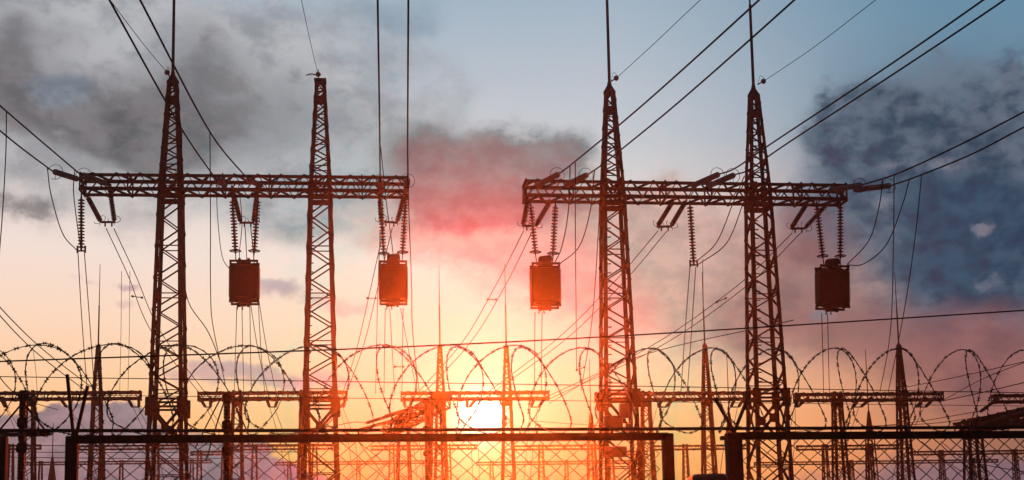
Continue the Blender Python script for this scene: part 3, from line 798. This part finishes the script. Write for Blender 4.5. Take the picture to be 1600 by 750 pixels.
# carrier rail with arms for the razor wire
BASE[0] = Vector(gate.location)
ra_ = FP(-420, ZF + .168, .16); rb_ = FP(1800, ZF + .128, .16)
cr_ = thing('carrier_rail', (0, YF, 0), 'thin long pipe on slanted arms just above the fence rail, carrying the razor wire', 'rail')
mb = MB(); mb.tube(spline([ra_, FP(330, ZF + .132, .16), FP(800, ZF + .13, .16), rb_], 6), .027, 7); mb.build('pipe', RUST, cr_)
for (px, tx, ty) in ((115, 105, 585), (118, 137, 603), (1150, 1117, 622), (1146, 1172, 612)):
    a = FP(px, ZF + .03, .1); d = ray(tx, ty); tt = (a - EYE).dot(FV) / d.dot(FV); b = EYE + d * tt
    mb = MB(); mb.bar(a, b, .044, .044); mb.build('arm', RUST, cr_)
for px in (560, 840):
    a = FP(px, ZF + .03, .1); mb = MB(); mb.bar(a, a + ZZ * .09 + FV * .06, .025, .025); mb.build('bracket', RUST, cr_)

# razor wire: rings leaning alternately left and right, clipped into one continuous coil
def razor():
    mb = MB(); pts = []; R0 = 73 * YF / F
    px = -70.0; k = 0
    rnd = random.Random(3); zc = None
    SEG = 44; centres = []
    while px < 1700:
        fr = min(1, max(0, px / 1600)); step = 56 - 9 * fr + rnd.uniform(-4, 4)
        centres.append((px, step)); px += step
    for k, (cx, step) in enumerate(centres):
        fr = min(1, max(0, cx / 1600))
        j_ = lambda a: rnd.uniform(-a, a)
        R = R0 * (1 + j_(.04)); dz = j_(.012); jw = 1 + j_(.10); js = 1 + j_(.15)
        for i in range(SEG):
            u = i / SEG - .5                                   # from one bottom over the top to the next bottom
            tt = 2 * math.pi * u
            edge = min(1, (.5 - abs(u)) / .16); edge = edge * edge * (3 - 2 * edge)
            sg = 1 if k % 2 == 0 else -1
            lean = .36 * sg * edge * js                        # neighbouring rings lean against each other
            wid = .64 + (.22 - .06 * fr) * sg * edge * jw
            w = .5 - .5 * math.cos(2 * math.pi * i / SEG)
            rr = R0 + (R - R0) * w
            c = FP(cx + step * u, ZF + (688 - 609) * YF / F + .012, .15)
            q = c + FU * ((math.sin(tt) * wid + math.cos(tt) * lean) * rr) + FV * (math.sin(tt) * rr * .6) + ZZ * (math.cos(tt) * rr + dz * w)
            q += Vector((rnd.gauss(0, .0012), rnd.gauss(0, .0012), rnd.gauss(0, .0012)))
            pts.append(q)
    pts = spline(pts, 2)
    mb.tube(pts, .0078, 4)
    d0 = 0; acc = 0
    for a, b in zip(pts, pts[1:]):
        acc += (b - a).length
        if acc > .115:
            acc = 0; d = (b - a).normalized(); o = d.orthogonal().normalized(); o2 = d.cross(o)
            th_ = rnd.uniform(0, 6.28); n1 = o * math.cos(th_) + o2 * math.sin(th_); n2 = d.cross(n1)
            for s_ in (-1, 1):
                for e in (-1, 1):
                    mb.add([a + d * (.026 * e), a + n1 * (.012 * s_) + d * (.004 * e), a + n1 * (.030 * s_) + d * (.040 * e), a + n2 * .017, ],
                           [(0, 1, 2), (0, 2, 3), (1, 3, 2), (0, 3, 1)])
    return mb
rz = razor().build('razor_wire', GALV)
tag(rz, 'coiled razor wire with barbs running in loops along the whole fence top', 'razor wire')

# ------------------------------------------------------------------ wires
def wire(name, pts, r, label, group=None, cat='cable', seg=10, mat=WIRE, n=5):
    mb = MB(); mb.tube(spline(pts, seg), r, n)
    return tag(mb.build(name, mat), label, cat, group)
GC = 'thick conductors coming in overhead'
def line_in(pts, label, r=.034): wire('conductor', pts, r, label, GC, 'power line')
line_in([Q('L', 338, 281, -2.6), P(283, 200, 48), P(171, 0, 36), P(30, -260, 28)], 'thick conductor crossing the first tower at the upper left, lower one of the slanting pair')
line_in([Q('L', 388, 281, -2.6), P(328, 206, 49), P(219, 0, 36), P(85, -260, 28)], 'thick conductor passing the lightning rod at the upper left, upper one of the slanting pair')
line_in([Q('L', 594, 283, -2.4), P(593, 190, 49), P(590, 0, 36), P(586, -260, 28)], 'left one of the two upright conductors above the right end of the left beam')
line_in([Q('L', 637, 281, -2.4), P(637, 190, 49), P(638, 0, 36), P(640, -260, 28)], 'right one of the two upright conductors above the right end of the left beam')
line_in([Q('L', 84, 268, -2.2), P(72, 260, 53), P(0, 204, 47), P(-160, 62, 38)], 'lower thick conductor running off the left edge')
line_in([Q('L', 128, 273, -2.4), P(118, 266, 53), P(0, 165, 46), P(-160, 22, 38)], 'upper thick conductor running off the left edge')
line_in([Q('R', 873, 272, -2.4), P(905, 247, 52), P(1010, 159, 46), P(1186, 0, 37), P(1420, -220, 29)], 'conductor from the left end of the right beam crossing the third tower')
line_in([Q('R', 918, 273, -2.4), P(950, 250, 52), P(1060, 160, 46), P(1241, 0, 37), P(1480, -220, 29)], 'conductor crossing the rod of the fourth tower, right one of its pair')
line_in([Q('R', 1124, 272, -2.4), P(1150, 262, 53), P(1210, 221, 50), P(1370, 115, 43), P(1536, 0, 37), P(1800, -190, 30)], 'conductor leaving right behind the fourth tower, upper one of the pair reaching the top edge')
line_in([Q('R', 1148, 273, -2.4), P(1172, 264, 53), P(1230, 224, 50), P(1400, 113, 43), P(1569, 0, 37), P(1840, -190, 30)], 'conductor leaving right behind the fourth tower, lower one of the pair reaching the top edge')
line_in([Q('R', 1347, 289, -2.4), P(1405, 270, 52), P(1500, 226, 48), P(1601, 174, 44), P(1800, 64, 37)], 'upper conductor of the pair running off the right edge')
line_in([Q('R', 1392, 290, -2.4), P(1440, 273, 52), P(1520, 240, 48), P(1601, 198, 44), P(1800, 96, 37)], 'lower conductor of the pair running off the right edge')

GE = 'thin earth wires at the tower tops'
def top_of(side_, px, py): return Q(side_, px, py, .6)
def earth(a, ball, pts, label):
    th = thing('earth_wire', a, label, 'earth wire', GE)
    mb = MB(); mb.tube(spline([ball] + pts, 8), .013, 4); mb.build('strand', WIRE, th)
    d = (ball - a)
    mb = MB(); mb.lathe(ball - d.normalized() * .12, ball + d.normalized() * .12, [(0, .04), (.03, .1), (.08, .13), (.14, .13), (.2, .09), (.24, .03)], 10); mb.build('small_insulator', GLASS, th)
    mb = MB(); mb.bar(a, ball, .05); mb.tube(spline([a, a.lerp(ball, .5) + Vector((0, 0, .35)), ball + (ball - a) * .4], 6), .012, 4); mb.build('fitting', STEEL, th)
earth(top_of('L', 265, 120), top_of('L', 261, 113), [P(225, 70, 52), P(172, 0, 42), P(0, -230, 30)], 'thin earth wire rising left from the top of the first tower')
earth(top_of('L', 498, 122), top_of('L', 497, 116), [P(486, 70, 52), P(471, 0, 42), P(430, -200, 32)], 'thin earth wire rising from the flat top of the second tower')
earth(top_of('R', 955, 127), top_of('R', 963, 122), [P(1020, 70, 50), P(1094, 0, 42), P(1300, -190, 30)], 'thin earth wire rising right from the top of the third tower')
earth(top_of('R', 1184, 132), top_of('R', 1193, 127), [P(1270, 75, 50), P(1368, 0, 42), P(1600, -180, 30)], 'thin earth wire rising right from the top of the fourth tower')
mb = MB(); b0 = top_of('L', 494, 117); mb.tube(spline([b0, top_of('L', 486, 115), top_of('L', 478, 118)], 4), .02, 4); mb.tube([b0, top_of('L', 478, 117)], .018, 4)
tag(mb.build('bird_spike', STEEL), 'small pointed arm sticking out left from the flat top of the second tower', 'spike')

GD = 'thin droppers and jumpers'
D = lambda pts, lab, r=.022: wire('dropper', pts, r, lab, GD)
J = lambda pts, lab, r=.024: wire('jumper', pts, r, lab, GD)
yk = lambda s_, px, py, d=.6: Q(s_, px, py, d)
D([P(10, 174, 47), P(9, 240, 48), P(4, 330, 49), P(-3, 420, 50)], 'dropper hanging from the upper conductor at the left edge')
J([P(74, 262, 53), P(80, 305, 54.5), P(98, 365, 56.5), yk('L', 122, 393)], 'jumper sweeping in a long curve from the lower left conductor to the twin clamp')
J([P(117, 266, 53), P(115, 300, 54.5), P(122, 360, 56.5), yk('L', 127, 392)], 'nearly straight jumper beside the leftmost insulator string')
D([yk('L', 122, 396), P(128, 500, 62), P(137, 618, 80)], 'left dropper of two below the leftmost twin clamp')
D([yk('L', 132, 396), P(140, 500, 62), P(148, 618, 80)], 'right dropper of two below the leftmost twin clamp')
D([P(284, 200, 48), P(284, 300, 52), P(286, 400, 54), P(294, 470, 55), P(326, 520, 56), P(350, 580, 60)], 'dropper from the left slanting conductor that bends right beside the first tower')
D([P(328, 206, 49), P(329, 340, 53), P(329, 450, 56), P(333, 510, 60), P(352, 600, 70)], 'long straight dropper between the first tower and the black trap')
J([P(338, 282, 54), P(340, 340, 55), P(347, 400, 56), yk('L', 360, 422, .5)], 'jumper curving into the left side of the black trap', .018)
J([P(372, 282, 54), P(378, 345, 55), P(374, 398, 57), yk('L', 378, 412)], 'short jumper dropping between the strings above the black trap', .018)
J([P(595, 230, 51), P(603, 310, 54), P(611, 370, 56), yk('L', 615, 402)], 'jumper leaving the left upright conductor down to the trap', .02)
D([P(637, 215, 50), P(639, 330, 53), P(643, 440, 57), P(645, 520, 62), P(655, 612, 85)], 'long dropper falling from the right upright conductor past the trap')
D([P(594, 360, 58), P(590, 470, 62), P(587, 615, 86)], 'dropper just left of the red lit trap on the left beam', .018)
for i, (x0, x1, lab) in enumerate(((370, 366, 'first dropper under the black trap'), (378, 381, 'second dropper under the black trap, looping at its top'), (390, 393, 'third dropper under the black trap'),
                                   (402, 414, 'outermost right dropper under the black trap'))):
    D([yk('L', x0, 480 if i < 2 else 440, .6), P(x0 + (x1 - x0) * .5, 550, 66), P(x1, 616, 86)], lab, .018)
for i, (x0, x1, lab) in enumerate(((602, 600, 'first dropper under the red lit trap of the left beam'), (609, 617, 'second dropper under the red lit trap of the left beam'),
                                   (630, 628, 'third dropper under the red lit trap of the left beam'), (626, 652, 'dropper slanting right under the red lit trap of the left beam'))):
    D([yk('L', x0, 482, .6), P(x0 + (x1 - x0) * .5, 550, 66), P(x1, 616, 86)], lab, .018)
for (x0, x1, lab) in ((836, 835, 'left dropper under the trap right of the sun'), (847, 846, 'right dropper under the trap right of the sun')):
    D([yk('R', x0, 488), P((x0 + x1) / 2, 550, 66), P(x1, 616, 86)], lab, .02)
for (x0, x1, lab) in ((1284, 1287, 'left dropper under the rightmost trap'), (1293, 1296, 'right dropper under the rightmost trap')):
    D([yk('R', x0, 490), P((x0 + x1) / 2, 550, 66), P(x1, 616, 86)], lab, .02)
J([P(891, 258, 52), P(888, 330, 54), P(878, 385, 56), yk('R', 866, 412)], 'inner jumper curving from the right beam to the trap right of the sun')
J([P(929, 265, 52), P(922, 330, 54), P(905, 385, 56), yk('R', 874, 413)], 'outer jumper curving from the right beam to the trap right of the sun')
D([P(899, 252, 52), P(899, 340, 54), P(900, 470, 60), P(901, 580, 72)], 'straight dropper left of the third tower')
D([P(940, 258, 52), P(935, 360, 55), P(925, 500, 60), P(908, 610, 80)], 'dropper passing close along the left side of the third tower')
D([yk('R', 1078, 418), P(1071, 510, 64), P(1064, 612, 86)], 'left dropper of two below the lone twin clamp on the right')
D([yk('R', 1087, 418), P(1081, 510, 64), P(1074, 612, 86)], 'right dropper of two below the lone twin clamp on the right')
D([P(1098, 405, 57), P(1099, 480, 59), P(1101, 560, 62)], 'short dropper right of the lone twin clamp', .015)
J([P(1163, 275, 53), P(1145, 318, 54.5), P(1120, 378, 56.5), yk('R', 1088, 409)], 'inner jumper curving from the fourth tower to the lone twin clamp')
J([P(1178, 275, 53), P(1161, 318, 54.5), P(1135, 380, 56.5), yk('R', 1090, 414)], 'outer jumper curving from the fourth tower to the lone twin clamp')
J([P(1379, 279, 52), P(1374, 320, 53), P(1358, 375, 55), yk('R', 1324, 413, .2)], 'inner jumper curving down to the rightmost trap from the right')
J([P(1421, 279, 52), P(1410, 320, 53), P(1385, 382, 54.5), P(1350, 412, 56), yk('R', 1324, 414, .2)], 'outer jumper curving down to the rightmost trap from the right')
D([P(1397, 273, 52), P(1396, 380, 56), P(1391, 520, 64), P(1375, 612, 86)], 'dropper falling almost straight right of the rightmost trap')
D([P(1440, 274, 52), P(1430, 370, 56), P(1412, 490, 62), P(1388, 612, 86)], 'rightmost dropper slanting left as it falls')
D([P(190, 424, 70), P(189, 520, 76), P(187, 614, 86)], 'left one of the faint twin droppers left of the first tower', .014)
D([P(203, 424, 70), P(202, 520, 76), P(200, 614, 86)], 'right one of the faint twin droppers left of the first tower', .014)
D([P(52, 548, 60), P(56, 580, 61), P(58, 612, 62)], 'short dropper near the left edge above the far beam', .012)

GW = 'twin conductors running away to the second row'
def away(a, pts, label, r=.022): wire('conductor', [a] + pts, r, label, GW, 'power line')
away(Q('L', 166, 357, 2.6), [P(200, 430, 70), P(238, 520, 79), P(318, 622, 87)], 'left wire of the twin conductors running down right behind the first tower')
away(Q('L', 178, 357, 2.6), [P(212, 430, 70), P(252, 520, 79), P(327, 622, 87)], 'right wire of the twin conductors running down right behind the first tower')
away(Q('L', 383, 356, 2.6), [P(389, 450, 72), P(402, 540, 80), P(421, 625, 87)], 'left wire of the twin conductors passing behind the black trap')
away(Q('L', 392, 356, 2.6), [P(402, 450, 72), P(416, 540, 80), P(434, 625, 87)], 'right wire of the twin conductors passing behind the black trap')
away(Q('L', 600, 356, 2.6), [P(577, 460, 72), P(556, 550, 80), P(532, 625, 87)], 'left wire of the twin conductors slanting left below the right end of the left beam')
away(Q('L', 613, 356, 2.6), [P(590, 450, 72), P(568, 540, 80), P(538, 622, 87)], 'right wire of the twin conductors slanting left below the right end of the left beam')
away(Q('R', 818, 361, 2.6), [P(775, 445, 70), P(722, 535, 80), P(645, 622, 87)], 'left wire of the twin conductors slanting toward the sun from the right beam')
away(Q('R', 832, 361, 2.6), [P(790, 445, 70), P(735, 535, 80), P(655, 622, 87)], 'right wire of the twin conductors slanting toward the sun from the right beam')
away(Q('R', 1028, 361, 2.6), [P(960, 440, 69), P(870, 530, 79), P(742, 628, 87)], 'upper wire of the twin conductors crossing behind the third tower')
away(Q('R', 1042, 361, 2.6), [P(975, 440, 69), P(884, 530, 79), P(750, 628, 87)], 'lower wire of the twin conductors crossing behind the third tower')
away(Q('R', 1238, 364, 2.6), [P(1150, 448, 69), P(1010, 545, 79), P(842, 626, 87)], 'upper wire of the twin conductors crossing behind the fourth tower')
away(Q('R', 1251, 364, 2.6), [P(1165, 448, 69), P(1025, 545, 79), P(848, 628, 87)], 'lower wire of the twin conductors crossing behind the fourth tower')
# spacers
GP = 'spacers between twin wires'
for (a, b, lab) in ((P(207, 463, 74), P(222, 465, 74), 'spacer between the twin wires left of the first tower'), (P(574, 466, 73), P(587, 466, 73), 'spacer between the twin wires left of the red lit trap'),
                    (P(762, 468, 73), P(775, 468, 73), 'spacer between the twin wires slanting toward the sun'), (P(1120, 472, 71), P(1134, 466, 71), 'spacer between the twin wires left of the fourth tower'),
                    (P(901, 578, 76), P(913, 574, 76), 'spacer between two droppers left of the third tower'), (P(617, 573, 70), P(630, 573, 70), 'spacer between two droppers under the red lit trap'),
                    (P(1067, 605, 80), P(1076, 605, 80), 'spacer between the droppers of the lone twin clamp')):
    mb = MB(); mb.bar(a, b, .04); [mb.box(q, .05, .05, .05) for q in (a, b)]; tag(mb.build('spacer', STEEL), lab, 'spacer', GP)

GH = 'straight wires across the yard'
wire('overhead_cable', [P(-60, 567, 22), P(800, 534, 23), P(1680, 480, 24)], .014, 'dark cable rising to the right across the whole picture', GH)
wire('fence_wire', [FP(-300, P(0, 583, YF).z, .3), FP(800, P(800, 585, YF).z + .02, .3), FP(1800, P(1600, 592, YF).z + .05, .3)], .0066, 'thin straight wire through the upper loops of the razor coil', GH)
wire('fence_wire', [FP(-300, P(0, 612, YF).z, .2), FP(800, P(800, 613, YF).z + .02, .2), FP(1800, P(1600, 616, YF).z + .05, .2)], .0048, 'thinnest straight wire through the middle of the razor coil', GH)
GL = 'lines at the edges of the yard'
wire('power_line', [P(-40, 438, 50), P(60, 540, 62), P(160, 618, 84)], .025, 'upper line falling from the left edge to the far left beam', GL)
wire('power_line', [P(-40, 448, 50), P(50, 545, 62), P(146, 620, 84)], .025, 'lower line falling from the left edge to the far left beam', GL)
wire('power_line', [P(-20, 555, 40), P(8, 600, 48), P(40, 625, 60), P(90, 640, 80)], .02, 'curving line entering at the left edge below the razor loops', GL)
wire('power_line', [P(1476, 624, 88), P(1540, 590, 70), P(1640, 552, 55)], .02, 'upper line leaving the far right beam toward the right edge', GL)
wire('power_line', [P(1400, 608, 88), P(1500, 588, 70), P(1640, 556, 55)], .02, 'second line leaving the far right beam toward the right edge', GL)
wire('power_line', [P(1470, 627, 88), P(1540, 612, 76), P(1640, 588, 62)], .026, 'lower line leaving the far right beam toward the right edge', GL)
wire('power_line', [P(1350, 666, 90), P(1450, 662, 82), P(1530, 652, 74)], .02, 'low line reaching the string at the beam end on the right', GL)
wire('power_line', [P(1230, 675, 95), P(1400, 663, 84), P(1540, 641, 72)], .02, 'low sagging line joining the right string from far left', GL)
for (pts, lab) in (([P(-20, 696, 70), P(200, 696, 74), P(520, 694, 80)], 'upper of the level lines behind the fence on the left'),
                   ([P(-20, 706, 70), P(200, 707, 74), P(480, 706, 80)], 'middle of the level lines behind the fence on the left'),
                   ([P(-20, 714, 70), P(180, 716, 74), P(420, 716, 80)], 'lower of the level lines behind the fence on the left'),
                   ([P(572, 661, 66), P(550, 660, 64), P(505, 668, 62), P(430, 672, 60)], 'line leaving the fanning strings to the left'),
                   ([P(560, 672, 66), P(535, 671, 64), P(490, 676, 62), P(420, 678, 60)], 'lower line leaving the fanning strings to the left'),
                   ([P(620, 690, 66), P(560, 730, 60), P(520, 770, 56)], 'line fanning down left below the gate rail left of the sun'),
                   ([P(640, 690, 66), P(600, 730, 60), P(570, 780, 56)], 'second line fanning down left below the gate rail left of the sun'),
                   ([P(560, 690, 66), P(590, 730, 60), P(630, 780, 56)], 'line crossing the fan down right below the gate rail'),
                   ([P(345, 622, 32), P(325, 660, 36), P(305, 700, 40)], 'stay line left of the middle post insulator'),
                   ([P(352, 622, 32), P(338, 665, 36), P(322, 720, 40)], 'inner stay line left of the middle post insulator'),
                   ([P(362, 622, 32), P(380, 660, 36), P(400, 705, 40)], 'stay line right of the middle post insulator'),
                   ([P(830, 658, 100), P(1000, 668, 104), P(1230, 672, 108)], 'sagging far line low right of the sun'),
                   ([P(858, 630, 89), P(990, 560, 70), P(1240, 500, 55)], 'faint line rising right from the far beam before the sun'),
                   ([P(1600, 690, 60), P(1660, 740, 58), P(1520, 722, 64), P(1470, 690, 70)], 'slack loop of cable behind the mesh in the lower right corner'),
                   ([P(1440, 690, 80), P(1500, 735, 74), P(1560, 752, 70)], 'slack cable behind the mesh left of the lower right corner')):
    wire('yard_line', pts, .02, lab, GL)
for (pts, lab) in FARW: wire('dropper', pts, .017, lab, 'thin wires falling from the second row')
print('verts', sum(len(o.data.vertices) for o in S.objects if o.type == 'MESH'), 'objs', len(S.objects))
